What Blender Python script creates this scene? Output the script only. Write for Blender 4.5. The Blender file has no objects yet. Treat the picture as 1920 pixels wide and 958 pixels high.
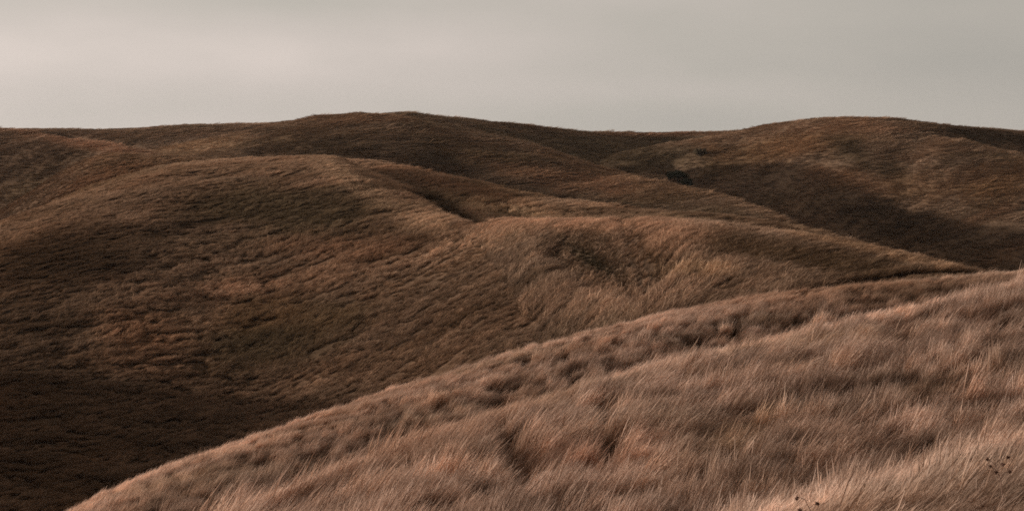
import bpy, math, random
import numpy as np

random.seed(7)
RNG = np.random.default_rng(11)
scene = bpy.context.scene
COL = scene.collection

# ------------------------------------------------------------------ camera
F = 4300.0                      # focal length in photograph pixels (1920 wide)
CX, HY = 960.0, 230.0           # image centre column and horizon row
cam = bpy.data.cameras.new("camera")
cam.sensor_width = 36.0
cam.lens = 36.0 * F / 1920.0
cam.clip_start, cam.clip_end = 0.5, 20000
cam_o = bpy.data.objects.new("camera", cam)
COL.objects.link(cam_o)
PITCH = math.atan((479 - HY) / F)
cam_o.rotation_euler = (math.pi / 2 - PITCH, 0, 0)
scene.camera = cam_o

# ------------------------------------------------------------------ light
SUN_EL, SUN_AZ = math.radians(7), math.radians(-87)       # azimuth from +Y, negative = to the left
sd = (math.sin(SUN_AZ) * math.cos(SUN_EL), math.cos(SUN_AZ) * math.cos(SUN_EL), math.sin(SUN_EL))
sun = bpy.data.lights.new("sun", 'SUN')
sun.energy, sun.angle, sun.color = 4.6, math.radians(1.1), (1.0, .93, .875)
sun_o = bpy.data.objects.new("sun", sun)
COL.objects.link(sun_o)
sun_o.rotation_euler = (math.pi / 2 - SUN_EL, 0, math.pi - SUN_AZ)
# a sun lamp shines along -Z of its frame: build the rotation from the direction itself
from mathutils import Vector
sun_o.rotation_euler = Vector(sd).to_track_quat('Z', 'Y').to_euler()

scene.view_settings.view_transform = 'Standard'
scene.view_settings.look = 'None'
scene.view_settings.exposure = 0.0
scene.view_settings.gamma = 1.0
cy = scene.cycles
cy.max_bounces, cy.diffuse_bounces, cy.transmission_bounces, cy.glossy_bounces = 4, 3, 3, 1
cy.filter_width = 1.7
cy.use_denoising = False

world = bpy.data.worlds.new("World")
scene.world = world
world.use_nodes = True
nt = world.node_tree
nt.nodes.clear()


class NB:
    """small node-building helper"""
    def __init__(s, tree): s.t = tree
    def n(s, kind, **kw):
        nd = s.t.nodes.new(kind)
        for k, v in kw.items():
            if k.startswith('i_'):
                nd.inputs[k[2:]].default_value = v
            else:
                setattr(nd, k, v)
        return nd
    def l(s, a, b): s.t.links.new(a, b)
    def math(s, op, a, b=None, c=None, clamp=False):
        nd = s.t.nodes.new('ShaderNodeMath'); nd.operation = op; nd.use_clamp = clamp
        for i, v in enumerate((a, b, c)):
            if v is None: continue
            if isinstance(v, (int, float)): nd.inputs[i].default_value = v
            else: s.l(v, nd.inputs[i])
        return nd.outputs[0]
    def mix(s, fac, a, b, mode='MIX'):
        nd = s.t.nodes.new('ShaderNodeMix'); nd.data_type = 'RGBA'; nd.blend_type = mode
        for sock, v in ((nd.inputs[0], fac), (nd.inputs[6], a), (nd.inputs[7], b)):
            if isinstance(v, (int, float)): sock.default_value = v
            elif isinstance(v, tuple): sock.default_value = (*v[:3], 1)
            else: s.l(v, sock)
        return nd.outputs[2]
    def ramp(s, fac, stops):
        nd = s.t.nodes.new('ShaderNodeValToRGB')
        while len(nd.color_ramp.elements) < len(stops): nd.color_ramp.elements.new(.5)
        for e, (p, c) in zip(nd.color_ramp.elements, stops):
            e.position = p
            e.color = (*c, 1) if isinstance(c, tuple) else (c, c, c, 1)
        s.l(fac, nd.inputs[0])
        return nd.outputs[0]


b = NB(nt)
sky = b.n('ShaderNodeTexSky', sky_type='NISHITA', sun_disc=False, sun_elevation=SUN_EL,
          sun_rotation=SUN_AZ, air_density=1.0, dust_density=3.0, ozone_density=1.0)
tc = b.n('ShaderNodeTexCoord')
sep = b.n('ShaderNodeSeparateXYZ'); b.l(tc.outputs['Generated'], sep.inputs[0])
X, Y, Z = sep.outputs
# the cloud deck is layered: stretch the noise along the horizon
mp = b.n('ShaderNodeMapping'); b.l(tc.outputs['Generated'], mp.inputs[0])
mp.inputs['Scale'].default_value = (8.0, 8.0, 24.0)
mp.inputs['Location'].default_value = (3.1, 0.4, 1.7)
nz = b.n('ShaderNodeTexNoise', i_Scale=1.0, i_Detail=4.0, i_Roughness=.5); b.l(mp.outputs[0], nz.inputs['Vector'])
mp2 = b.n('ShaderNodeMapping'); b.l(tc.outputs['Generated'], mp2.inputs[0])
mp2.inputs['Scale'].default_value = (3.0, 3.0, 9.0)
mp2.inputs['Location'].default_value = (7.3, 2.2, 0.3)
nz2 = b.n('ShaderNodeTexNoise', i_Scale=1.0, i_Detail=3.0, i_Roughness=.5); b.l(mp2.outputs[0], nz2.inputs['Vector'])


def bank(ax, el, wx, wz, amp):
    """a soft brighter or darker bank of cloud: direction (x/y, z/y) and widths"""
    dx = b.math('DIVIDE', b.math('SUBTRACT', X, ax), wx)
    dz = b.math('DIVIDE', b.math('SUBTRACT', Z, el), wz)
    r2 = b.math('ADD', b.math('MULTIPLY', dx, dx), b.math('MULTIPLY', dz, dz))
    front = b.math('GREATER_THAN', Y, 0.0)
    return b.math('MULTIPLY', b.math('MULTIPLY', b.math('EXPONENT', b.math('MULTIPLY', r2, -1.0)), amp), front)


tot = b.math('ADD', b.math('MULTIPLY', b.math('SUBTRACT', nz.outputs[0], .5), .38),
             b.math('MULTIPLY', b.math('SUBTRACT', nz2.outputs[0], .5), .45))
for args in ((-.19, .029, .14, .018, .17), (-.03, .032, .09, .010, .10), (.07, .013, .09, .008, .16),
             (-.12, .052, .12, .006, -.10), (.19, .020, .06, .018, -.10), (.14, .05, .07, .02, -.08),
             (-.14, .008, .09, .006, -.05)):
    tot = b.math('ADD', tot, bank(*args))
# thin cloud is brighter towards the sun
dt = b.n('ShaderNodeVectorMath', operation='DOT_PRODUCT'); b.l(tc.outputs['Generated'], dt.inputs[0])
dt.inputs[1].default_value = sd
glow = b.math('MULTIPLY', b.math('SUBTRACT', dt.outputs['Value'], 0.1), .40)
val = b.math('ADD', b.math('ADD', tot, glow), .5, clamp=True)
cloud = b.ramp(val, ((0.0, (.42, .410, .375)), (.40, (.585, .543, .487)), (.60, (.685, .615, .562)), (.80, (.84, .735, .675)), (1.0, (.90, .80, .74))))
base = b.n('ShaderNodeVectorMath', operation='SCALE'); b.l(sky.outputs[0], base.inputs[0]); base.inputs['Scale'].default_value = .08
col = b.mix(.93, base.outputs[0], cloud)
# unseen sky dimmed overhead and behind, brightened sunward, to shape light on the land
up = b.ramp(Z, ((0.0, 1.0), (.12, .97), (.45, .62), (1.0, .50)))
away = b.ramp(b.math('ADD', b.math('MULTIPLY', dt.outputs['Value'], .5), .5), ((0.0, .60), (.5, .93), (1.0, 1.30)))
back = b.ramp(b.math('ADD', b.math('MULTIPLY', Y, .5), .5), ((0.0, .65), (.5, .85), (.85, .97)))
col = b.mix(1.0, col, up, 'MULTIPLY')
col = b.mix(1.0, col, away, 'MULTIPLY')
col = b.mix(1.0, col, back, 'MULTIPLY')
bg = b.n('ShaderNodeBackground'); b.l(col, bg.inputs[0]); bg.inputs[1].default_value = 1.0
out = b.n('ShaderNodeOutputWorld'); b.l(bg.outputs[0], out.inputs[0])


# ------------------------------------------------------------------ noise
def _h(ix, iy, s):
    h = (ix.astype(np.int64) * 374761393 + iy.astype(np.int64) * 668265263 + s * 974634777) & 0xffffffff
    h = ((h ^ (h >> 13)) * 1274126177) & 0xffffffff
    h = h ^ (h >> 16)
    return (h & 0xffffff) / float(0xffffff)


def vnoise(x, y, s=0):
    ix, iy = np.floor(x), np.floor(y)
    fx, fy = x - ix, y - iy
    fx = fx * fx * fx * (fx * (fx * 6 - 15) + 10); fy = fy * fy * fy * (fy * (fy * 6 - 15) + 10)
    a, c = _h(ix, iy, s), _h(ix + 1, iy, s)
    d, e = _h(ix, iy + 1, s), _h(ix + 1, iy + 1, s)
    return (a * (1 - fx) + c * fx) * (1 - fy) + (d * (1 - fx) + e * fx) * fy - .5


def fbm(x, y, s=0, o=3, gain=.5):
    r = 0; a = 1.0; t = 0
    c, sn = math.cos(.6), math.sin(.6)
    for k in range(o):
        r = r + a * vnoise(x, y, s + 17 * k); t += a
        x, y = (x * c - y * sn) * 2.03 + 5.2, (x * sn + y * c) * 2.03 + 1.3
        a *= gain
    return r / t * 2          # about -1 .. 1


# ------------------------------------------------------------------ terrain
# every ridge: crest line as (column, row, distance) seen from the photographer, then how it
# falls away: front slope, rounding, back slope, rounding (metres)
RIDGES = {
    'A': dict(p=[(-2500, 300, 700), (-400, 250, 660), (60, 240, 650), (150, 239, 650), (250, 236, 650), (340, 230, 650), (430, 231, 650),
                 (500, 229, 650), (560, 224, 650), (640, 224, 640), (800, 235, 640), (1000, 262, 640), (1300, 300, 640), (4000, 330, 700)],
              sf=.30, rf=40, sb=.3, rb=40),
    'E': dict(p=[(-2500, 360, 600), (300, 280, 600), (560, 232, 595), (680, 214, 590), (760, 211, 585), (830, 216, 585), (870, 220, 590), (930, 231, 595),
                 (1000, 238, 600), (1050, 241, 605), (1120, 245, 610), (1200, 248.5, 620), (1260, 248, 625), (1330, 245, 630),
                 (1410, 241, 630), (1600, 245, 640), (2200, 260, 660), (4000, 290, 700)], sf=.26, rf=14, sb=.3, rb=40),
    'D': dict(p=[(-2500, 460, 560), (700, 420, 560), (1000, 320, 560), (1150, 285, 560), (1250, 265, 560), (1330, 253, 560), (1410, 240, 560), (1470, 229, 555), (1530, 221, 550), (1580, 218.5, 545),
                 (1640, 218.5, 540), (1700, 222, 540), (1760, 230, 545), (1830, 236, 550), (1920, 242, 560), (2300, 262, 570), (4000, 300, 600)],
              sf=.40, rf=22, sb=.3, rb=40),
    'd': dict(p=[(-2500, 600, 480), (1300, 620, 480), (1500, 480, 480), (1600, 390, 480), (1660, 312, 478), (1713, 275, 475), (1760, 265, 470), (1812, 270, 465),
                 (1866, 281, 460), (1920, 291, 455), (2050, 315, 440), (2400, 400, 420), (4000, 600, 420)], sf=.42, rf=26, sb=.4, rb=14),
    'B': dict(p=[(-2500, 520, 520), (150, 340, 520), (300, 275, 520), (380, 255, 520), (430, 245, 520), (530, 228, 520), (600, 215, 520), (680, 209.5, 520), (740, 213, 518),
                 (790, 224, 516), (835, 236, 514), (895, 244, 510), (981, 263, 503), (1030, 279, 498), (1119, 310, 487), (1190, 324, 478),
                 (1280, 345, 462), (1369, 372, 440), (1479, 414, 408), (1582, 446, 370), (1700, 490, 330), (1900, 560, 290), (4000, 900, 290)],
              sf=.36, rf=24, sb=.42, rb=12),
    'F': dict(p=[(-2500, 190, 520), (-900, 200, 500), (-300, 222, 490), (0, 231, 480), (53, 240, 470), (117, 256, 455), (177, 265, 445), (227, 274, 435),
                 (270, 285, 425), (340, 304, 415), (450, 345, 405), (900, 520, 400), (4000, 900, 400)], sf=.38, rf=20, sb=.4, rb=12),
    'G': dict(p=[(-2500, 700, 340), (-300, 520, 340), (-100, 435, 340), (0, 392, 340), (60, 356, 340), (110, 325, 340), (149, 302, 340), (199, 288, 340), (284, 289.5, 340),
                 (350, 292, 335), (450, 312, 330), (700, 400, 330), (4000, 900, 330)], sf=.44, rf=20, sb=.35, rb=16),
    'H': dict(p=[(-2500, 700, 200), (-500, 560, 255), (-150, 465, 268), (0, 415, 276), (40, 398, 279), (100, 374, 284), (160, 350, 288), (220, 328, 292),
                 (280, 310, 296), (320, 302, 298), (400, 293, 300), (470, 289, 300), (530, 287, 298), (600, 288.5, 293), (640, 295, 289), (700, 324, 280),
                 (760, 353, 270), (820, 381, 260), (860, 398, 252), (920, 416, 241), (1000, 445, 234), (1200, 540, 220), (4000, 1500, 215)],
              sf=.285, rf=36, sb=.36, rb=9),
    'h': dict(p=[(-2500, 900, 325), (0, 560, 325), (200, 430, 325), (350, 345, 325), (530, 298, 325), (600, 291, 322), (640, 291.5, 320), (700, 298, 316), (760, 307, 305), (820, 322, 295),
                 (900, 342, 283), (980, 360, 272), (1060, 375, 264), (1130, 384, 259), (1200, 390, 255), (1280, 394, 251), (1350, 400, 252),
                 (1420, 410, 242), (1480, 425, 234), (1550, 440, 225), (1620, 457, 216), (1700, 475, 206), (1760, 490, 198), (1830, 506, 190),
                 (1920, 540, 182), (2200, 660, 175), (4000, 1100, 170)], sf=.20, rf=15, sb=.42, rb=14),
    'S': dict(p=[(-2500, 480, 185), (-1500, 470, 185), (-1100, 510, 186), (-800, 580, 186), (-500, 730, 186), (-200, 930, 188), (100, 1000, 225), (4000, 2500, 225)],  # off-frame ridge, added to cast shade over the lower-left valley
              sf=.35, rf=20, sb=.3, rb=20),
    'I': dict(p=[(-2500, 2400, 180), (0, 1500, 180), (200, 1150, 193), (400, 850, 210), (520, 690, 218), (620, 575, 221), (720, 512, 238), (760, 491, 238), (820, 463, 236), (880, 440, 232), (940, 426, 226),
                 (1000, 417, 219), (1070, 410, 211), (1130, 408, 201), (1200, 409, 194), (1280, 412, 187), (1350, 420, 181), (1420, 430, 176),
                 (1500, 440, 171), (1560, 452, 168), (1620, 464, 165), (1700, 482, 160), (1760, 495, 156), (1830, 510, 150), (1920, 535, 145),
                 (2200, 650, 140), (4000, 1100, 140)], sf=.41, rf=20, sb=.42, rb=9),
    'J': dict(p=[(-2500, 1900, 45), (-600, 1270, 50), (-200, 1090, 53), (100, 960, 56), (160, 925, 57), (240, 890, 58), (330, 856, 59), (420, 828, 60), (520, 795, 62), (640, 755, 64),
                 (740, 720, 66), (830, 690, 67), (920, 662, 68), (1000, 640, 69), (1080, 618, 70), (1160, 597, 71), (1240, 577, 72), (1320, 563, 73),
                 (1400, 549, 74), (1480, 540, 75), (1560, 530, 75), (1640, 524, 76), (1720, 517, 76), (1800, 511, 77), (1870, 506, 77), (1920, 500, 78),
                 (2200, 480, 80), (2800, 440, 85), (4000, 420, 90)], sf=.33, rf=7, sb=.50, rb=9),
    'K': dict(p=[(-2500, 2300, 22), (-400, 1380, 26), (0, 1130, 29), (200, 1035, 31), (370, 958, 33), (460, 918, 34), (560, 878, 35), (660, 842, 36), (740, 810, 37), (830, 781, 38),
                 (900, 760, 39), (1000, 732, 40), (1080, 706, 41), (1160, 681, 42), (1240, 662, 43), (1320, 648, 44), (1400, 632, 45),
                 (1500, 611, 46.5), (1600, 588, 47.5), (1700, 566, 48.5), (1800, 541, 49.5), (1920, 514, 51), (2200, 480, 66), (2800, 420, 75), (4000, 380, 85)],
              sf=.14, rf=5, sb=.40, rb=4),
    'L': dict(p=[(-2500, 3000, 12), (0, 1700, 12.5), (600, 1300, 13.5), (1000, 1100, 15), (1280, 975, 17), (1400, 925, 18), (1500, 898, 19), (1600, 874, 20), (1700, 848, 21),
                 (1800, 818, 22), (1920, 780, 23), (2200, 700, 25), (2800, 600, 28), (4000, 500, 30)], sf=.12, rf=5, sb=.10, rb=6),
}
ORDER = list(RIDGES)
TAB = np.arange(-2500, 4001, 4.0)


def _smooth(v, sig):
    k = np.exp(-.5 * (np.arange(-40, 41) * 4.0 / sig) ** 2); k /= k.sum()
    return np.convolve(np.pad(v, 40, mode='edge'), k, mode='valid')


for k, r in RIDGES.items():
    a = np.array(r['p'], float)
    if k == 'd':
        a[:, 2] += 45
    if k == 'G':
        a[:, 2] += 35
    if k in 'JKL':
        a[:, 2] *= 1.6; r['rf'] *= 1.3; r['rb'] *= 1.3
    r['e'] = _smooth(np.interp(TAB, a[:, 0], -(a[:, 1] - HY) / F), 14)
    r['d'] = _smooth(np.interp(TAB, a[:, 0], a[:, 2]), 40)


def col_of(x, y):
    return CX + F * x / y


# gullies and slits: world polylines filled below (x, y, depth, half width)
TRENCH = []


def height_raw(x, y):
    """height of the land and which ridge owns it, at metres right (x) and ahead (y)"""
    d = np.maximum(y, .5)
    px = col_of(x, d)
    hs = []
    for k in ORDER:
        r = RIDGES[k]
        e, dc = np.interp(px, TAB, r['e']), np.interp(px, TAB, r['d'])
        t = d - dc
        s = np.where(t < 0, r['sf'], r['sb']); rr = np.where(t < 0, r['rf'], r['rb'])
        hk = d * e - s * (np.sqrt(t * t + rr * rr) - rr)
        if k == 'I':            # the spur swells out of the big hill's flank without a break
            w = np.clip((px - 300) / 400, 0, 1); w = w * w * (3 - 2 * w)
            hH = hs[ORDER.index('H')]
            hk = w * np.clip(hk, hH - 40, hH + 4 + np.clip(px - 650, 0, 400) * .2) + (1 - w) * (hH - 5) + 1.7 * np.exp(-((px - 790) / 150) ** 2 - (t / 11) ** 2)
        hs.append(hk)
    hs = np.array(hs)
    m = hs.max(0)
    kk = np.where(d < 150, np.where(d < 50, .25, .12 + .0014 * d), np.clip(.30 + (d - 150) * .012 * np.clip((1050 - px) / 200, 0, 1), .3, 1.2) + np.clip((d - 480) / 60, 0, 1) * .5 + np.clip((d - 400) / 60, 0, 1) * np.clip((px - 1400) / 150, 0, 1) * 2.2)
    z = m + kk * np.log(np.exp((hs - m) / kk).sum(0)) 
    own = hs.argmax(0)
    z = z - np.where(d < 150, .50 + .17 * np.clip((95 - d) / 20, 0, 1), .06 + .24 * np.clip((d - 225) / 60, 0, 1))
    # ease the near ground so the photographer stands on it
    # land relief
    amp = np.clip(d / 300, 0, 1.3)
    z = z + amp * (.55 * fbm(x / 34, y / 26, 3, 3) + .30 * fbm(x / 9, y / 6, 9, 2)) - amp * .1
    z = z + .05 * np.clip(1 - d / 110, 0, 1) * fbm(x / 2.6, y / 2.2, 21, 3)
    return z, own


def trench(x, y):
    dz = np.zeros_like(x); near = np.zeros_like(x)
    for pts, dep, hw, bare in TRENCH:
        best = np.full(x.shape, 1e9)
        for (x0, y0), (x1, y1) in zip(pts[:-1], pts[1:]):
            vx, vy = x1 - x0, y1 - y0
            t = np.clip(((x - x0) * vx + (y - y0) * vy) / (vx * vx + vy * vy), 0, 1)
            best = np.minimum(best, np.hypot(x - x0 - t * vx, y - y0 - t * vy))
        g = np.exp(-(best / hw) ** 2)
        dz -= dep * g; near = np.maximum(near, g * bare)
    return dz, near


def height(x, y):
    z, own = height_raw(x, y)
    if TRENCH:
        z = z + trench(x, y)[0]
    return z, own


def locate(px, py, dmin=12):
    """the visible point of the land in a direction"""
    d = np.geomspace(dmin, 800, 6000)
    u = (px - CX) / F; e = -(py - HY) / F
    z, own = height_raw(u * d, d)
    hit = np.nonzero(z >= e * d)[0]
    i = hit[0] if len(hit) else len(d) - 1
    return u * d[i], d[i], z[i]


def track(pts, dep, hw, bare=1.0):
    w = [locate(*p)[:2] for p in pts]
    return (w, dep, hw, bare)


T = []
T.append(track([(1045, 452), (1080, 478), (1115, 502), (1160, 522), (1215, 538)], 1.9, 1.6, .4))         # hollow on the middle spur
T.append(track([(775, 362), (830, 388), (905, 414)], 1.6, 1.3, .5))
T.append(track([(914, 838), (922, 868), (930, 898), (938, 930), (946, 975)], .55, .36))
T.append(track([(1110, 822), (1114, 860), (1112, 900), (1112, 940)], .4, .24))
T.append(track([(110, 250), (180, 261), (225, 270), (262, 279)], 2.2, 3.5, .3))
T.append(track([(1255, 300), (1275, 322), (1290, 345)], 3.0, 5.0, .2))
RUT = [track([(1140, 412), (1165, 440), (1185, 475), (1205, 505), (1225, 525)], .3, .36),
       track([(1158, 412), (1185, 442), (1208, 475), (1228, 505), (1245, 525)], .3, .34)]
TRENCH.extend(T + RUT)


# ------------------------------------------------------------------ materials
def mat(name):
    m = bpy.data.materials.new(name); m.use_nodes = True
    m.node_tree.nodes.clear()
    return m, NB(m.node_tree)


def soil_material():
    m, b = mat("thatch_and_soil")
    g = b.n('ShaderNodeNewGeometry')
    a = b.n('ShaderNodeAttribute', attribute_name='tint')
    n1 = b.n('ShaderNodeTexNoise', i_Scale=1.3, i_Detail=6.0, i_Roughness=.65); b.l(g.outputs['Position'], n1.inputs['Vector'])
    n2 = b.n('ShaderNodeTexNoise', i_Scale=14.0, i_Detail=4.0, i_Roughness=.6); b.l(g.outputs['Position'], n2.inputs['Vector'])
    v = b.ramp(n1.outputs[0], ((.30, .35), (.70, 1.15)))
    c = b.mix(1.0, a.outputs['Color'], v, 'MULTIPLY')
    c = b.mix(b.math('MULTIPLY', n2.outputs[0], .6), c, (.035, .024, .016))
    d = b.n('ShaderNodeBsdfDiffuse'); b.l(c, d.inputs[0])
    bp = b.n('ShaderNodeBump', i_Strength=.8, i_Distance=.25); b.l(n1.outputs[0], bp.inputs['Height']); b.l(bp.outputs[0], d.inputs['Normal'])
    o = b.n('ShaderNodeOutputMaterial'); b.l(d.outputs[0], o.inputs[0])
    return m


def grass_material(name, base, mid, tip, trans=.3):
    """dry stems: dark at the foot, straw along the stem, pale seed tips"""
    m, b = mat(name)
    t = b.n('ShaderNodeAttribute', attribute_name='along')
    r = b.n('ShaderNodeAttribute', attribute_name='vary')
    ti = b.n('ShaderNodeAttribute', attribute_name='tint'); ti.attribute_type = 'INSTANCER'
    c = b.ramp(t.outputs['Fac'], ((0.0, base), (.30, tuple((p + q) / 2 for p, q in zip(base, mid))), (.6, mid), (1.0, tip)))
    c = b.mix(1.0, c, ti.outputs['Color'], 'MULTIPLY')
    vv = b.ramp(r.outputs['Fac'], ((0.0, (.62, .55, .50)), (.5, (1, 1, 1)), (1.0, (1.35, 1.32, 1.25))))
    c = b.mix(1.0, c, vv, 'MULTIPLY')
    d = b.n('ShaderNodeBsdfDiffuse'); b.l(c, d.inputs[0])
    tr = b.n('ShaderNodeBsdfTranslucent'); b.l(c, tr.inputs[0])
    mx = b.n('ShaderNodeMixShader'); mx.inputs[0].default_value = trans
    b.l(d.outputs[0], mx.inputs[1]); b.l(tr.outputs[0], mx.inputs[2])
    o = b.n('ShaderNodeOutputMaterial'); b.l(mx.outputs[0], o.inputs[0])
    return m


SOIL = soil_material()

# ------------------------------------------------------------------ plant cover
# species cover per hill: multiplies the straw colour (linear)
STRAW, RUST, OLIVE, DARK, PALE, PINK, GOLD = ((1.0, 1.0, 1.0), (.80, .66, .55), (.56, .58, .49), (.30, .28, .25), (1.2, 1.22, 1.2),
                                              (1.22, 1.10, 1.08), (1.05, .98, .80))
HILLCOVER = {'A': (1.1, 1.03, .96), 'E': (1.05, 1.0, .90), 'D': (1.22, 1.13, 1.02), 'd': (1.12, 1.04, .95), 'B': (1.02, .95, .86), 'F': (1.1, 1.0, .92),
             'G': (.86, .76, .67), 'H': (.90, .80, .71), 'h': (1.0, .90, .80), 'S': (.7, .62, .55), 'I': (.83, .765, .705),
             'J': (1.08, 1.03, .98), 'K': (1.13, 1.08, 1.03), 'L': (1.12, 1.09, 1.04)}
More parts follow.
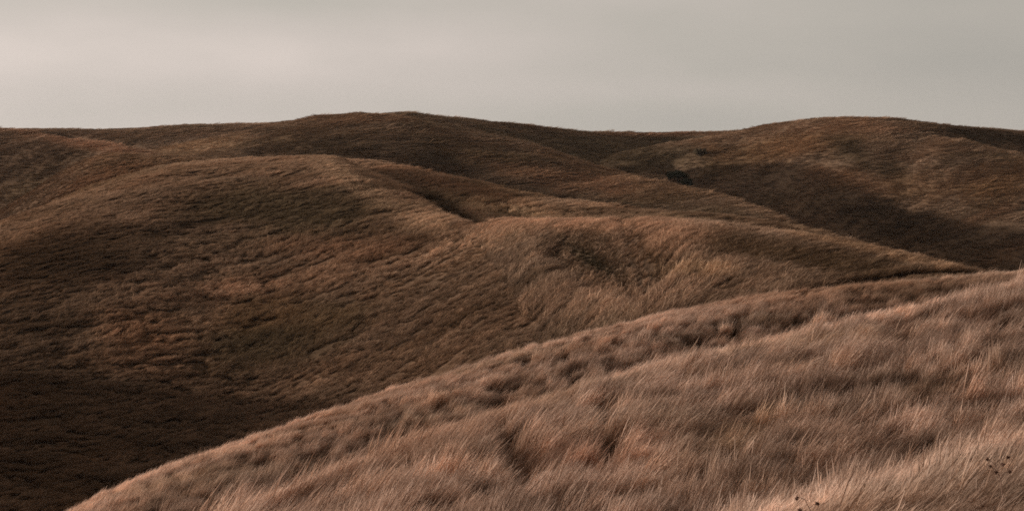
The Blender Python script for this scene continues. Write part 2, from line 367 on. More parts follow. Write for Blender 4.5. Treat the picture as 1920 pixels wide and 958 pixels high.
# tint patches, some other growth, some painted light and shade: hills, column, row, half width, half height, tilt (deg, + = up to the right), colour, strength, height factor
PATCH = [
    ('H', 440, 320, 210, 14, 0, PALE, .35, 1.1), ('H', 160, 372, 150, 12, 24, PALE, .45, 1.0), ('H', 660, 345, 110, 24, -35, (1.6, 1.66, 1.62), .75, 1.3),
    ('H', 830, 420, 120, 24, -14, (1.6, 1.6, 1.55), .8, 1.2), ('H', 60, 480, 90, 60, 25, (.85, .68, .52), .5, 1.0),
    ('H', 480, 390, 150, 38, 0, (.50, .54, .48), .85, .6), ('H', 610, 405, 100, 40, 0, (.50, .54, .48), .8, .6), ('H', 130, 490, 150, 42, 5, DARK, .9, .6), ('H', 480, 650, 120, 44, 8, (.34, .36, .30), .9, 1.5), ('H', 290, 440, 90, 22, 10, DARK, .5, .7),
    ('H', 600, 592, 90, 26, 0, (.42, .43, .36), .7, 1.3), ('H', 430, 548, 60, 12, 8, (1.5, 1.42, 1.4), .7, 1.2), ('H', 600, 520, 90, 16, 8, (1.35, 1.28, 1.25), .7, 1.2), ('I', 640, 520, 60, 20, 8, (1.7, 1.45, 1.3), .8, 1.2),  # pale streaks paint the lit fold into the grass colour
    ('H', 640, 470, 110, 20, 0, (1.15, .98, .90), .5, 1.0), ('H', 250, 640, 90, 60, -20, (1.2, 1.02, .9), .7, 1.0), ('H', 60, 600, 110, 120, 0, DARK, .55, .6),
    ('H', 150, 800, 260, 110, 10, (.40, .39, .36), .6, .6), ('H', 480, 600, 100, 25, 5, (.95, .82, .6), .4, 1.0),  # wide dark patch deepens the valley shade in the grass colour
    ('HI', 830, 470, 170, 17, 20, (1.62, 1.62, 1.62), .85, 1.2), ('I', 1130, 425, 200, 16, -2, (1.75, 1.55, 1.45), .8, 1.1), ('I', 1113, 490, 66, 13, -33, (.32, .35, .31), 1.0, .35),  # last patch darkens the grass along the hollow
    ('I', 1240, 500, 26, 50, 30, (.5, .5, .42), .6, .8), ('I', 1390, 468, 100, 26, -10, (.40, .36, .31), .9, .7), ('I', 1530, 490, 140, 26, -8, (.42, .38, .32), .9, .7),
    ('I', 1180, 560, 240, 40, 8, (1.28, 1.22, 1.2), .7, 1.3), ('I', 1320, 515, 70, 14, 0, (1.55, 1.5, 1.35), .7, 1.3), ('I', 1240, 450, 70, 40, 0, (1.5,1.3,1.2), .6, 1.2), ('I', 760, 580, 140, 50, 0, (.62, .50, .42), .6, .8), ('I', 900, 640, 80, 26, 20, (1.0, .76, .5), .5, 1.0),
    ('I', 1560, 500, 160, 16, -8, (.4, .37, .3), .6, .7), ('I', 1600, 470, 240, 6, -13, (1.6, 1.5, 1.3), .7, 1.1),
    ('h', 940, 392, 120, 17, -8, (1.55, 1.6, 1.5), .9, 1.2), ('h', 900, 365, 160, 14, -15, (.8, .6, .5), .5, 1.0), ('Hh', 835, 388, 75, 8, -28, (.36, .36, .32), .9, .5), ('h', 1280, 402, 160, 8, 0, (.6, .55, .5), .5, .8),  # thin dark patch paints shade into the crease between the ridges
    ('B', 800, 330, 240, 36, -8, (.48, .44, .40), .6, .7), ('B', 900, 290, 130, 18, -14, (.95, .88, .72), .5, 1.0), ('B', 1050, 335, 110, 18, -10, (1.6, 1.35, 1.2), .7, 1.1),
    ('B', 1180, 352, 90, 20, -12, (1.7, 1.45, 1.3), .7, 1.1), ('B', 1240, 370, 60, 26, 0, OLIVE, .5, .7), ('B', 370, 272, 120, 14, 4, (1.75, 1.7, 1.55), .8, 1.1), ('B', 1400, 420, 120, 20, -15, OLIVE, .5, .7),
    ('B', 640, 260, 90, 20, 0, (.8, .72, .62), .4, 1.0), ('B', 600, 275, 120, 20, 0, (.42, .43, .38), .6, .7),
    ('B', 680, 221, 220, 9, 0, (1.4, 1.25, 1.15), .75, 1.0), ('B', 1150, 322, 190, 11, -13, (1.5, 1.38, 1.25), .75, 1.0), ('B', 1420, 388, 150, 10, -24, (1.45, 1.35, 1.25), .7, 1.0),  # sunlit hilltop and spur crest painted into the grass colour
    ('h', 1430, 424, 240, 8, -9, (.46, .42, .38), .85, .7),  # dark strip in the grass colour sets the two crests apart
    ('ABF', 222, 268, 50, 4, -18, DARK, .8, .5), ('B', 490, 237, 90, 4, 14, (1.5, 1.4, 1.35), .7, 1.0), ('F', 150, 258, 110, 5, -13, (1.5, 1.4, 1.35), .7, 1.0),  # crease shade and lit crest lines painted into the grass colour
    ('A', 300, 250, 260, 8, 2, (1.0, .88, .8), .5, 1.0),
    ('F', 60, 320, 90, 40, 10, (.34, .32, .28), .75, .6), ('F', 150, 265, 150, 10, -12, (1.7, 1.5, 1.4), .8, 1.0), ('F', 40, 370, 60, 22, 10, OLIVE, .6, .7),
    ('G', 200, 310, 130, 14, 0, (1.25, 1.12, .98), .5, 1.0), ('G', 180, 340, 80, 20, 20, (.95, .72, .58), .5, 1.0),
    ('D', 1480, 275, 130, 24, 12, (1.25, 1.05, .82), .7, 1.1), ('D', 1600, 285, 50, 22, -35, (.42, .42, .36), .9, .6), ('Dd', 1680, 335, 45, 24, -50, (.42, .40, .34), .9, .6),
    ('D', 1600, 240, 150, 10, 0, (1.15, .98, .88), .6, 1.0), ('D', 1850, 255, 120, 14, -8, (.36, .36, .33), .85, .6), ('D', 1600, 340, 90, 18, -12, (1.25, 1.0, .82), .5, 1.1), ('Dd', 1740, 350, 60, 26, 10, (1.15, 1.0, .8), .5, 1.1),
    ('d', 1870, 345, 60, 40, 20, (1.2, 1.05, .8), .6, 1.0), ('d', 1850, 405, 70, 10, 22, (1.45, 1.32, 1.22), .8, 1.3), ('d', 1820, 330, 120, 12, 8, (.7, .58, .5), .5, .8),  # narrow pale patch paints the lit fold at the right edge
    ('Dd', 1670, 415, 170, 34, -15, (.42, .40, .36), .85, .7), ('D', 1160, 292, 190, 30, -3, (.50, .53, .46), .85, .7), ('E', 1100, 290, 220, 40, 0, (.75, .78, .72), .8, .8), ('E', 1250, 252, 160, 4, 0, (1.3, 1.0, .9), .7, 1.0), ('E', 1100, 280, 190, 26, -5, (.8, .8, .7), .3, .8),  # first patch paints the shadow wedge darker in the grass colour
    ('D', 1330, 275, 40, 14, -30, (1.1, .95, .78), .5, 1.1),
    ('K', 1690, 650, 60, 16, 5, (.42, .32, .26), .85, .45), ('K', 1830, 636, 90, 10, 6, (.45, .35, .30), .8, .5), ('K', 1680, 690, 26, 16, 0, (.40, .30, .25), .7, .5), ('K', 1755, 690, 20, 24, 0, (.40, .30, .25), .7, .5),
    ('K', 1380, 870, 80, 30, 15, (.62, .55, .42), .6, .8), ('K', 1090, 930, 110, 30, 0, (.60, .42, .34), .6, .7), ('K', 1320, 930, 60, 26, 0, (.55, .50, .38), .6, .8), ('K', 1700, 790, 70, 14, 15, (.58, .5, .38), .5, .8), ('K', 820, 860, 200, 60, 25, (.88, .76, .66), .5, 1.0),
    ('J', 690, 815, 34, 12, 10, (.5, .42, .35), .5, .7), ('J', 560, 840, 260, 22, 25, (.84, .78, .72), .5, .9), ('J', 1050, 672, 330, 18, 16, (.86, .80, .74), .4, .9), ('L', 1900, 900, 40, 26, 20, (.55, .42, .34), .6, .7),  # the two long patches paint shading on the camera-facing slope
]


def cover(x, y, z, own):
    """colour multiplier, height factor and bareness of the growth at a place"""
    n = len(x)
    c = np.array([HILLCOVER[k] for k in ORDER])[own].copy()
    hgt = np.ones(n)
    px, py = CX + F * x / y, HY - F * z / y
    near = np.clip(1 - y / 110, 0, 1)
    # ridge tops painted paler for crest light, besides their pale seed heads
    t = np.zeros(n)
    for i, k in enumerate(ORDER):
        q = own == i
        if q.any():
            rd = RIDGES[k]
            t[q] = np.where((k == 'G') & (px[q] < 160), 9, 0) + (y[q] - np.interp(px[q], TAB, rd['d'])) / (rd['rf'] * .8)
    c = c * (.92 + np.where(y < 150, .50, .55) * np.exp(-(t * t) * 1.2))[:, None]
    # slow drifts of species
    s = np.where(near > 0, 1 / 3.5, 1 / 16.0)
    f1, f2, f3 = fbm(x * s * .6, y * s, 31, 3), fbm(x * s, y * s * 1.5, 47, 3), fbm(x * s * 1.3, y * s * 3.2, 53, 3)
    for f, colr, k in ((f1, OLIVE, .55), (f2, RUST, .60), (f3, (.55, .50, .44), .7)):
        w = np.clip(f * 1.6 - .05, 0, 1)[:, None] * k * (1 - .72 * near[:, None])
        c = c * (1 - w) + c * np.array(colr) * w
    w = np.clip(-f2 * 1.6 - .1, 0, 1)[:, None] * .5
    c = c * (1 - w) + c * np.array((1.28, 1.2, 1.08)) * w
    wob = 1 + .45 * fbm(x * s * 2, y * s * 2.6, 77, 3)
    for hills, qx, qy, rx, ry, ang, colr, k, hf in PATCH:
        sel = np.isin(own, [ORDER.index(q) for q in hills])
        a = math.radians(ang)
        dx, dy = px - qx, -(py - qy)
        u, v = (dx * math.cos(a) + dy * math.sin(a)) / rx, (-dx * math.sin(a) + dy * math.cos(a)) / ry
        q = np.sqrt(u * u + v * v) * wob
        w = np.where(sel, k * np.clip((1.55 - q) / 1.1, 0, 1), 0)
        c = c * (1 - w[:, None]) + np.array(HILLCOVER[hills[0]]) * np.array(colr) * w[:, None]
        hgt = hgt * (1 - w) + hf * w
    return c, hgt


# ------------------------------------------------------------------ land meshes
pxs = np.concatenate([np.arange(-2480, -400, 40), np.arange(-400, 2320, 7), np.arange(2320, 3990, 40)])
ds = np.concatenate([np.geomspace(2.5, 16, 40)[:-1], np.geomspace(16, 130, 420)[:-1], np.geomspace(130, 720, 560)[:-1], np.geomspace(720, 2500, 50)])
PX, DD = np.meshgrid(pxs, ds)
GX, GY = ((PX - CX) / F * DD).ravel(), DD.ravel()
GZ, OWN = height(GX, GY)
dr = 900.0
GZ = np.where(GY > 760, np.maximum(GZ, -60) * np.exp(-((GY - 760) / 900)) - 40 * (1 - np.exp(-((GY - 760) / 900))), GZ)
GZ = np.maximum(GZ, -72)
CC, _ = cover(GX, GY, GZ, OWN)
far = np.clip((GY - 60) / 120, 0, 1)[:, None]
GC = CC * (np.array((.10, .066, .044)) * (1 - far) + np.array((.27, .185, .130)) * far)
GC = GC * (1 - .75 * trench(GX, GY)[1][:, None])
R, Cn = DD.shape
idx = np.arange(R * Cn).reshape(R, Cn)
quads = np.stack([idx[:-1, :-1], idx[:-1, 1:], idx[1:, 1:], idx[1:, :-1]], -1).reshape(-1, 4)
P = np.stack([GX, GY, GZ], -1).reshape(R, Cn, 3)
du, dv = np.gradient(P, axis=1), np.gradient(P, axis=0)
N = np.cross(du, dv).reshape(-1, 3); N /= np.linalg.norm(N, axis=1)[:, None]
P = P.reshape(-1, 3)
qown = OWN[quads].min(1)
LAND = {
    'farthest_hill': ('AE', 'low brown ridge along the skyline behind the broad centre hill'),
    'broad_hill': ('B', 'broad dark grassy hill under the middle of the sky with a long spur falling right'),
    'right_hill': ('Dd', 'rounded tawny hill on the right with a shadow across its lower slope'),
    'left_hill': ('FG', 'dark grassy hillside at the left edge behind the big round hill'),
    'round_hill': ('HhS', 'big round brown hill filling the left with a dark valley below it'),
    'middle_spur': ('I', 'pale topped grassy spur in the middle with a hollow and a two rut track'),
    'near_slope': ('JKL', 'nearest slope of long windblown straw grass across the lower right'),
}


def land(name, keys, label):
    sel = np.isin(qown, [ORDER.index(k) for k in keys])
    q = quads[sel]
    used, inv = np.unique(q, return_inverse=True)
    me = bpy.data.meshes.new(name)
    me.vertices.add(len(used)); me.vertices.foreach_set('co', P[used].ravel())
    me.loops.add(inv.size); me.loops.foreach_set('vertex_index', inv.ravel().astype(np.int32))
    me.polygons.add(len(q)); me.polygons.foreach_set('loop_start', np.arange(0, inv.size, 4, dtype=np.int32))
    me.polygons.foreach_set('use_smooth', np.ones(len(q), bool))
    me.update(calc_edges=True)
    ca = me.color_attributes.new('tint', 'FLOAT_COLOR', 'POINT')
    ca.data.foreach_set('color', np.concatenate([GC[used], np.ones((len(used), 1))], 1).ravel().astype(np.float32))
    me.normals_split_custom_set_from_vertices(N[used].tolist())
    me.materials.append(SOIL)
    o = bpy.data.objects.new(name, me); COL.objects.link(o)
    o['kind'] = 'structure'; o['label'] = label; o['category'] = 'hill'
    return o


for nm, (keys, lab) in LAND.items():
    land(nm, keys, lab)

# the wide ground sheet far below and beyond the hills
me = bpy.data.meshes.new('ground')
ring = [(math.cos(a) * 9000, math.sin(a) * 9000, -75) for a in np.linspace(0, 2 * math.pi, 65)[:-1]]
me.from_pydata([(0, 0, -75)] + ring, [], [(0, i + 1, (i + 1) % 64 + 1) for i in range(64)])
ca = me.color_attributes.new('tint', 'FLOAT_COLOR', 'POINT')
ca.data.foreach_set('color', np.tile(np.array((.2, .15, .1, 1), np.float32), 65))
me.materials.append(SOIL)
gr = bpy.data.objects.new('ground', me); COL.objects.link(gr)
gr['kind'] = 'structure'; gr['label'] = 'brown plain beyond and around the hills'; gr['category'] = 'ground'


# ------------------------------------------------------------------ grass tufts
def tuft_mesh(name, seed, nb, R, L, w, th0, th1, segs, m, head=.3, fan=.3, sx=1.0):
    """one tuft: nb bent blades leaning towards +X"""
    g = np.random.default_rng(seed)
    rr = R * np.sqrt(g.random(nb)); ra = g.random(nb) * 2 * np.pi
    bx, by = rr * np.cos(ra) * sx, rr * np.sin(ra)
    az = g.normal(0, fan, nb) - by / R * .25
    ln = L * np.clip(g.normal(1, .22, nb), .45, 1.6)
    t0 = np.abs(g.normal(th0, .18, nb)); t1 = np.clip(g.normal(th1, .22, nb), .3, 2.0)
    tw = g.random(nb) * np.pi
    isH = g.random(nb) < head
    vary = g.random(nb)
    V, Q, AL, VA = [], [], [], []
    x, y, z = bx.copy(), by.copy(), np.zeros(nb) - .03
    for k in range(segs + 1):
        t = k / segs
        th = t0 + (t1 - t0) * t ** 1.1
        T = np.stack([np.sin(th) * np.cos(az), np.sin(th) * np.sin(az), np.cos(th)], 1)
        S = np.stack([-np.sin(az), np.cos(az), 0 * az], 1)
        U = np.cross(T, S)
        W = S * np.cos(tw)[:, None] + U * np.sin(tw)[:, None]
        wid = w * np.where(isH, [.75, .7, .65, 1.9, .5][min(k, 4)] if segs == 4 else [.8, .8, 1.7, .5][min(k, 3)],
                           max(.12, (1 - t ** 1.6)))
        C = np.stack([x, y, z], 1)
        V.append(np.stack([C - W * wid[:, None] / 2, C + W * wid[:, None] / 2], 1))
        AL.append(np.full((nb, 2), t)); VA.append(np.repeat(vary[:, None], 2, 1))
        st = ln / segs
        x, y, z = x + T[:, 0] * st, y + T[:, 1] * st, z + T[:, 2] * st
    V = np.stack(V, 1).reshape(-1, 3)            # blade, seg, side
    AL = np.stack(AL, 1).ravel(); VA = np.stack(VA, 1).ravel()
    per = (segs + 1) * 2
    for i in range(segs):
        a = np.arange(nb) * per + i * 2
        Q.append(np.stack([a, a + 1, a + 3, a + 2], 1))
    Q = np.concatenate(Q)
    me = bpy.data.meshes.new(name)
    me.vertices.add(len(V)); me.vertices.foreach_set('co', V.ravel())
    me.loops.add(Q.size); me.loops.foreach_set('vertex_index', Q.ravel().astype(np.int32))
    me.polygons.add(len(Q)); me.polygons.foreach_set('loop_start', np.arange(0, Q.size, 4, dtype=np.int32))
    me.update(calc_edges=True)
    for nm, d in (('along', AL), ('vary', VA)):
        at = me.attributes.new(nm, 'FLOAT', 'POINT'); at.data.foreach_set('value', d.astype(np.float32))
    me.materials.append(m)
    return me


def tuft_set(name, count, **kw):
    c = bpy.data.collections.new(name)          # kept out of the scene: only the source of the tufts
    for i in range(count):
        o = bpy.data.objects.new('%s_%02d' % (name, i), tuft_mesh(name, 100 + i * 7 + len(name), **kw))
        c.objects.link(o)
    return c


def scatter_object(name, pts, rot, scl, tint, idx, source, label, cat):
    me = bpy.data.meshes.new(name)
    me.vertices.add(len(pts)); me.vertices.foreach_set('co', pts.astype(np.float32).ravel())
    for nm, ty, d, f in (('rot', 'FLOAT_VECTOR', rot, 'vector'), ('scl', 'FLOAT_VECTOR', scl, 'vector'),
                         ('tint', 'FLOAT_COLOR', np.concatenate([tint, np.ones((len(tint), 1))], 1), 'color'), ('pick', 'INT', idx, 'value')):
        at = me.attributes.new(nm, ty, 'POINT')
        at.data.foreach_set(f, d.astype(np.int32 if ty == 'INT' else np.float32).ravel())
    o = bpy.data.objects.new(name, me); COL.objects.link(o)
    ng = bpy.data.node_groups.new(name, 'GeometryNodeTree')
    ng.interface.new_socket('Geometry', in_out='INPUT', socket_type='NodeSocketGeometry')
    ng.interface.new_socket('Geometry', in_out='OUTPUT', socket_type='NodeSocketGeometry')
    N_, L_ = ng.nodes, ng.links
    gi, go = N_.new('NodeGroupInput'), N_.new('NodeGroupOutput')
    iop = N_.new('GeometryNodeInstanceOnPoints')
    ci = N_.new('GeometryNodeCollectionInfo'); ci.inputs['Collection'].default_value = source
    ci.inputs['Separate Children'].default_value = True; ci.inputs['Reset Children'].default_value = True
    def attr(nm, ty):
        a = N_.new('GeometryNodeInputNamedAttribute'); a.data_type = ty; a.inputs[0].default_value = nm
        return [s for s in a.outputs if s.enabled and s.name == 'Attribute'][0]
    L_.new(gi.outputs[0], iop.inputs['Points']); L_.new(ci.outputs[0], iop.inputs['Instance'])
    iop.inputs['Pick Instance'].default_value = True
    L_.new(attr('pick', 'INT'), iop.inputs['Instance Index'])
    e2r = N_.new('FunctionNodeEulerToRotation'); L_.new(attr('rot', 'FLOAT_VECTOR'), e2r.inputs[0])
    L_.new(e2r.outputs[0], iop.inputs['Rotation'])
    L_.new(attr('scl', 'FLOAT_VECTOR'), iop.inputs['Scale'])
    L_.new(iop.outputs[0], go.inputs[0])
    md = o.modifiers.new('scatter', 'NODES'); md.node_group = ng
    o['kind'] = 'stuff'; o['label'] = label; o['category'] = cat
    return o


def sample(n, d0, d1, px0, px1, keys, power=1.0):
    """n random places between two distances, thinning with distance"""
    out = []
    # area element for fixed px range grows with d; weight d**(1-power)
    u = RNG.random(n * 3)
    a = 2 - power
    d = (d0 ** a + (d1 ** a - d0 ** a) * u) ** (1 / a)
    px = px0 + (px1 - px0) * RNG.random(n * 3)
    x = (px - CX) / F * d
    z, own = height(x, d)
    sel = np.isin(own, [ORDER.index(k) for k in keys])
    x, d, z, own = x[sel][:n], d[sel][:n], z[sel][:n], own[sel][:n]
    return x, d, z, own


NEARM = grass_material('long_straw_grass', (.085, .052, .030), (.37, .240, .172), (.58, .435, .36), .34)
MIDM = grass_material('mid_straw_grass', (.07, .045, .028), (.30, .211, .150), (.50, .370, .285), .32)
FARM = grass_material('far_straw_grass', (.08, .054, .036), (.30, .210, .150), (.46, .34, .265), .28)
NEAR = tuft_set('long_tuft', 8, nb=110, R=.14, L=.90, w=.0075, th0=.25, th1=1.05, segs=4, m=NEARM, head=.35, fan=.20)
MID = tuft_set('mid_tuft', 8, nb=90, R=.32, L=.70, w=.018, th0=.6, th1=1.55, segs=3, m=MIDM, head=.35, fan=.28)
FAR = tuft_set('far_tuft', 6, nb=80, R=.8, L=.75, w=.045, th0=.7, th1=1.6, segs=3, m=FARM, head=.3, fan=.4, sx=1.5)


def wind(x, y, s):
    """direction the grass leans: mostly to the right and a little away"""
    return .42 + .6 * fbm(x * s, y * s, 5, 2)


def build_grass(name, n, members, spread, d0, d1, px0, px1, keys, power, src, nsrc, sc, hbase, lock, label, wj=.2, gap=.35, tn=.13, sx=2.5, sy=1.5):
    """tussocks: n bunches, each of several tufts that lean the same way, with thin places between them"""
    cx, cy_, _, own_ = sample(n, d0, d1, px0, px1, keys, power)
    lk = fbm(cx / lock, cy_ / (lock * .8), 88, 3)
    # the wind-combed ridge tops are even and full; the locks and gaps open on the slopes
    pq = CX + F * cx / cy_
    top = np.zeros(len(cx))
    for i_, k_ in enumerate(ORDER):
        rd = RIDGES[k_]
        tt = (cy_ - np.interp(pq, TAB, rd['d'])) / (rd['rf'] * .8)
        top = np.where(own_ == i_, np.exp(-tt * tt), top)
    lk = lk * (1 - .8 * top)
    keep = RNG.random(len(cx)) < np.clip(1 - gap + np.where(cy_ < 150, .5, 1.2) * lk + top, .12, 1)
    cx, cy_, lk, top = cx[keep], cy_[keep], lk[keep], top[keep]
    k = len(cx)
    rz = wind(cx, cy_, 1 / (lock * 8)) + .45 * fbm(cx / lock / 1.5, cy_ / lock / 1.5, 93, 2) + RNG.normal(0, wj, k)
    big = 1 + (np.clip(RNG.normal(1, .22, k), .5, 1.7) - 1) * (1 - .7 * top)
    tone = np.clip(RNG.normal(1, tn, k), .65, 1.4) * (1 + .28 * fbm((cx * .9 + cy_ * .43) / sx, (cy_ * .9 - cx * .43) / sy, 61, 2) * (1 - .6 * top))
    pitch = RNG.normal(0, .13, k)
    rep_ = np.repeat(np.arange(k), members)
    m = len(rep_)
    al, ac = RNG.normal(0, spread * 1.5, m) * big[rep_], RNG.normal(0, spread * .7, m) * big[rep_]
    x = cx[rep_] + al * np.cos(rz[rep_]) - ac * np.sin(rz[rep_])
    y = cy_[rep_] + al * np.sin(rz[rep_]) + ac * np.cos(rz[rep_])
    z, own = height(x, y)
    ok = np.isin(own, [ORDER.index(q) for q in keys]) & (RNG.random(m) > .95 * np.clip(trench(x, y)[1] * 1.4, 0, 1))
    x, y, z, own, rep_ = x[ok], y[ok], z[ok], own[ok], rep_[ok]
    m = len(x)
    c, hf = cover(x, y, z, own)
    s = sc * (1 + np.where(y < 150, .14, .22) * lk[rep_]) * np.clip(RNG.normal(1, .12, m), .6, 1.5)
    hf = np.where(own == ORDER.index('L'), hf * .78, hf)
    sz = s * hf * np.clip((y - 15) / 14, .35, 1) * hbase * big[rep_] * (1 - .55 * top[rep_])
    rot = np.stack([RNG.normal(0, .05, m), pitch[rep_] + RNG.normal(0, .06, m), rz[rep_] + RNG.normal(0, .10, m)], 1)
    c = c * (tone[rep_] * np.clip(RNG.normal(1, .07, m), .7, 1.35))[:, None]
    return scatter_object(name, np.stack([x, y, z], 1), rot, np.stack([s, s, sz], 1), c, RNG.integers(0, nsrc, m), src, label, 'grass')


GRASS = 1
if GRASS:
    build_grass('long_grass', 38000, 7, .12, 15, 150, -700, 3300, 'JKL', 1.0, NEAR, 8, 1.0, .80, .9,
                'long straw grass bent by wind over the nearest slope at lower right', gap=.05, tn=.15, wj=.15, sx=3.0, sy=.8)
    build_grass('spur_grass', 30000, 6, .26, 120, 262, -100, 2150, 'I', 1.0, MID, 8, 1.0, .9, 2.2,
                'pale tufted grass covering the middle spur and its hollow', tn=.2, sx=1.8, sy=1.5)
    build_grass('valley_grass', 42000, 6, .34, 170, 400, -260, 2100, 'HhGS', 1.0, MID, 8, 1.0, .7, 3.0,
                'short brown grass over the big round hill and dark valley at left', gap=.15, tn=.08, sx=4, sy=2.0)
    build_grass('distant_grass', 50000, 5, .8, 280, 700, -300, 2220, 'ABDEFd', .8, FAR, 6, 1.0, .38, 6.0,
                'fine dry grass over the farthest hills below the sky', gap=.05, tn=.05, sx=9, sy=4.5)


# ------------------------------------------------------------------ shrubs in the far gully and dry weeds
def tube(bm_v, bm_f, pts, rad, sides=6):
    base = None
    for i, (p, r) in enumerate(zip(pts, rad)):
        d = np.array(pts[min(i + 1, len(pts) - 1)]) - np.array(pts[max(i - 1, 0)])
        d = d / (np.linalg.norm(d) + 1e-9)
        a = np.cross(d, (0.3, 1, .2)); a /= np.linalg.norm(a); c = np.cross(d, a)
        st = len(bm_v)
        for k in range(sides):
            t = 2 * math.pi * k / sides
            bm_v.append(tuple(np.array(p) + r * (math.cos(t) * a + math.sin(t) * c)))
        if base is not None:
            for k in range(sides):
                bm_f.append((base + k, base + (k + 1) % sides, st + (k + 1) % sides, st + k))
        base = st
    bm_f.append(tuple(base + k for k in range(sides)))


def mesh_obj(name, v, f, m, parent=None):
    me = bpy.data.meshes.new(name); me.from_pydata(v, [], f); me.materials.append(m); me.update()
    o = bpy.data.objects.new(name, me); COL.objects.link(o)
    if parent: o.parent = parent
    return o


def simple_material(name, c1, c2, scale, trans=0.0):
    m, b = mat(name)
    g = b.n('ShaderNodeNewGeometry')
    n1 = b.n('ShaderNodeTexNoise', i_Scale=scale, i_Detail=3.0); b.l(g.outputs['Position'], n1.inputs['Vector'])
    c = b.ramp(n1.outputs[0], ((.35, c1), (.65, c2)))
    d = b.n('ShaderNodeBsdfDiffuse'); b.l(c, d.inputs[0])
    o = b.n('ShaderNodeOutputMaterial')
    if trans:
        tr = b.n('ShaderNodeBsdfTranslucent'); b.l(c, tr.inputs[0])
        mx = b.n('ShaderNodeMixShader'); mx.inputs[0].default_value = trans
        b.l(d.outputs[0], mx.inputs[1]); b.l(tr.outputs[0], mx.inputs[2]); b.l(mx.outputs[0], o.inputs[0])
    else:
        b.l(d.outputs[0], o.inputs[0])
    return m


LEAF = simple_material('dull_evergreen_leaf', (.045, .047, .032), (.085, .082, .055), 1.1, .15)
LEAFB = simple_material('browned_leaf', (.085, .062, .038), (.15, .108, .066), 1.1, .2)
BARK = simple_material('bark', (.05, .038, .028), (.10, .078, .06), 6.0)
WEEDM = simple_material('dry_weed_stem', (.20, .12, .085), (.30, .19, .14), 20.0)
HEADM = simple_material('dark_seed_head', (.10, .055, .04), (.18, .10, .07), 60.0)


def shrub(px, py, w, h, leaf, label, seed):
    g = np.random.default_rng(seed)
    x, y, z = locate(px, py, 400)
    root = bpy.data.objects.new('shrub', None); COL.objects.link(root)
    z = float(height(np.array([x]), np.array([y]))[0][0])
    root.location = (x, y, z)
    root['label'] = label; root['category'] = 'shrub'; root['group'] = 'shrubs in the far gully'
    v, f = [], []
    tips = []
    for k in range(7):
        a = 2 * math.pi * k / 7 + g.normal(0, .3)
        r = w * .5 * g.uniform(.35, .85)
        tip = (r * math.cos(a), r * math.sin(a), h * g.uniform(.5, .85))
        mid_ = (tip[0] * .35, tip[1] * .35, tip[2] * .55)
        tube(v, f, [(0, 0, -.3), mid_, tip], [.11, .07, .025]); tips.append(tip)
    mesh_obj('trunk', v, f, BARK, root)
    cl = tips + [(0, 0, h * .8)] + [(g.uniform(-.4, .4) * w, g.uniform(-.4, .4) * w, h * g.uniform(.25, .7)) for _ in range(14)]
    v, f = [], []
    for c in cl:
        R_ = w * g.uniform(.10, .20)
        for _ in range(230):
            d = g.normal(0, 1, 3); d /= np.linalg.norm(d)
            p = np.array(c) + d * R_ * g.uniform(.3, 1.0) ** .5 * np.array((1.15, 1.15, .8))
            if p[2] < .05: continue
            a = g.normal(0, 1, 3); a /= np.linalg.norm(a); q = np.cross(a, d); q /= np.linalg.norm(q) + 1e-9
            s_ = g.uniform(.05, .11)
            st = len(v)
            v += [tuple(p - a * s_ * 1.6), tuple(p + q * s_ * .7), tuple(p + a * s_ * 1.6), tuple(p - q * s_ * .7)]
            f.append((st, st + 1, st + 2, st + 3))
    mesh_obj('crown', v, f, leaf, root)


for a in ((1270, 322, 5.0, 3.6, LEAF, 'darkest and largest round shrub low in the far gully', 1),
          (1287, 329, 3.2, 2.4, LEAF, 'dark green shrub at the right foot of the largest gully shrub', 2),
          (1313, 290, 3.0, 1.8, LEAFB, 'browned shrub on the gully rim nearest the lit right hill', 4)):
    shrub(*a)


def stand(px, py, h, d0, d1):
    """where a plant of height h must root for its top to show in a direction"""
    d = np.linspace(d0, d1, 900); x = (px - CX) / F * d
    z, _ = height(x, d)
    g = z + h + (py - HY) / F * d
    hit = np.nonzero(g >= 0)[0]                 # the nearest such place, so that nothing stands before it
    i = hit[0] if len(hit) else int(np.argmax(g))
    return x[i], d[i], z[i]


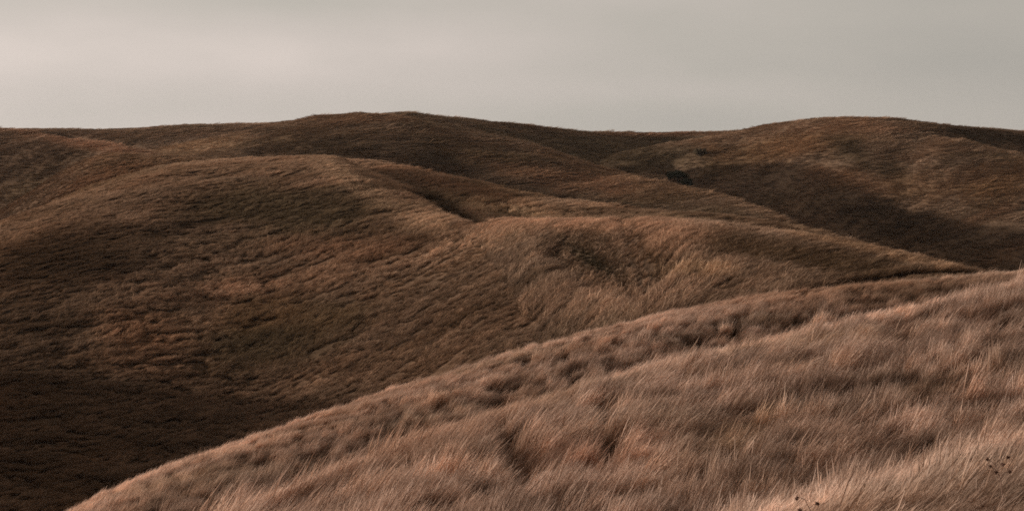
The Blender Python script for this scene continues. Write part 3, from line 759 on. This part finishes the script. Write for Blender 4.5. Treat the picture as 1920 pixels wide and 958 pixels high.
def weed(px, py, h, heads, lean, label, seed):
    g = np.random.default_rng(seed)
    x, y, z = stand(px, py, h, 20, 40)
    root = bpy.data.objects.new('dry_weed', None); COL.objects.link(root)
    root.location = (x, y, z)
    root['label'] = label; root['category'] = 'weed'; root['group'] = 'dried weeds in the near grass'
    v, f = [], []
    main = [(0, 0, -.05), (lean * .2, 0, h * .4), (lean * .55, .01, h * .75), (lean, .02, h * .93)]
    tube(v, f, main, [.007, .006, .005, .004], 5)
    ends = []
    for k in range(heads):
        t = k / max(1, heads - 1)
        b0 = np.array(main[2]) * (1 - t) + np.array(main[3]) * t
        e = b0 + np.array(((k % 2 * 2 - 1) * g.uniform(.05, .15), g.uniform(-.04, .04), g.uniform(.02, .10)))
        tube(v, f, [tuple(b0), tuple((b0 + e) / 2 + (0, 0, .015)), tuple(e)], [.004, .0035, .003], 4)
        ends.append(e)
    mesh_obj('stem', v, f, WEEDM, root)
    for e in ends:
        v, f = [], []
        for _ in range(36):
            d = g.normal(0, 1, 3); d /= np.linalg.norm(d)
            tip = d * g.uniform(.022, .036)
            a = np.cross(d, (0.2, .3, 1)); a /= np.linalg.norm(a); a *= .008
            q = np.cross(d, a)
            st = len(v)
            v += [tuple(e + a), tuple(e - a / 2 + q), tuple(e - a / 2 - q), tuple(e + tip)]
            f += [(st, st + 1, st + 3), (st + 1, st + 2, st + 3), (st + 2, st, st + 3)]
        mesh_obj('seed_head', v, f, HEADM, root)


weed(1896, 860, 1.0, 6, -.14, 'dried branching weed with a row of dark seed heads at the right edge', 3)
weed(1548, 930, .92, 3, -.18, 'thin curved weed stalk with few dark seed heads near the bottom edge', 5)

# ------------------------------------------------------------------ thin haze over the hills
v = [(x, y, z) for x in (-1900, 1900) for y in (-60, 2600) for z in (-76, 40)]
f = [(0, 1, 3, 2), (4, 6, 7, 5), (0, 4, 5, 1), (2, 3, 7, 6), (0, 2, 6, 4), (1, 5, 7, 3)]
hm = bpy.data.materials.new('haze'); hm.use_nodes = True
hm.node_tree.nodes.clear(); hb = NB(hm.node_tree)
pv = hb.n('ShaderNodeVolumePrincipled'); pv.inputs['Color'].default_value = (.92, .88, .84, 1)
pv.inputs['Density'].default_value = .00003; pv.inputs['Anisotropy'].default_value = .2
ho = hb.n('ShaderNodeOutputMaterial'); hb.l(pv.outputs[0], ho.inputs['Volume'])
hz = mesh_obj('haze', v, f, hm)
hz['kind'] = 'stuff'; hz['label'] = 'thin haze hanging over the hills'; hz['category'] = 'haze'
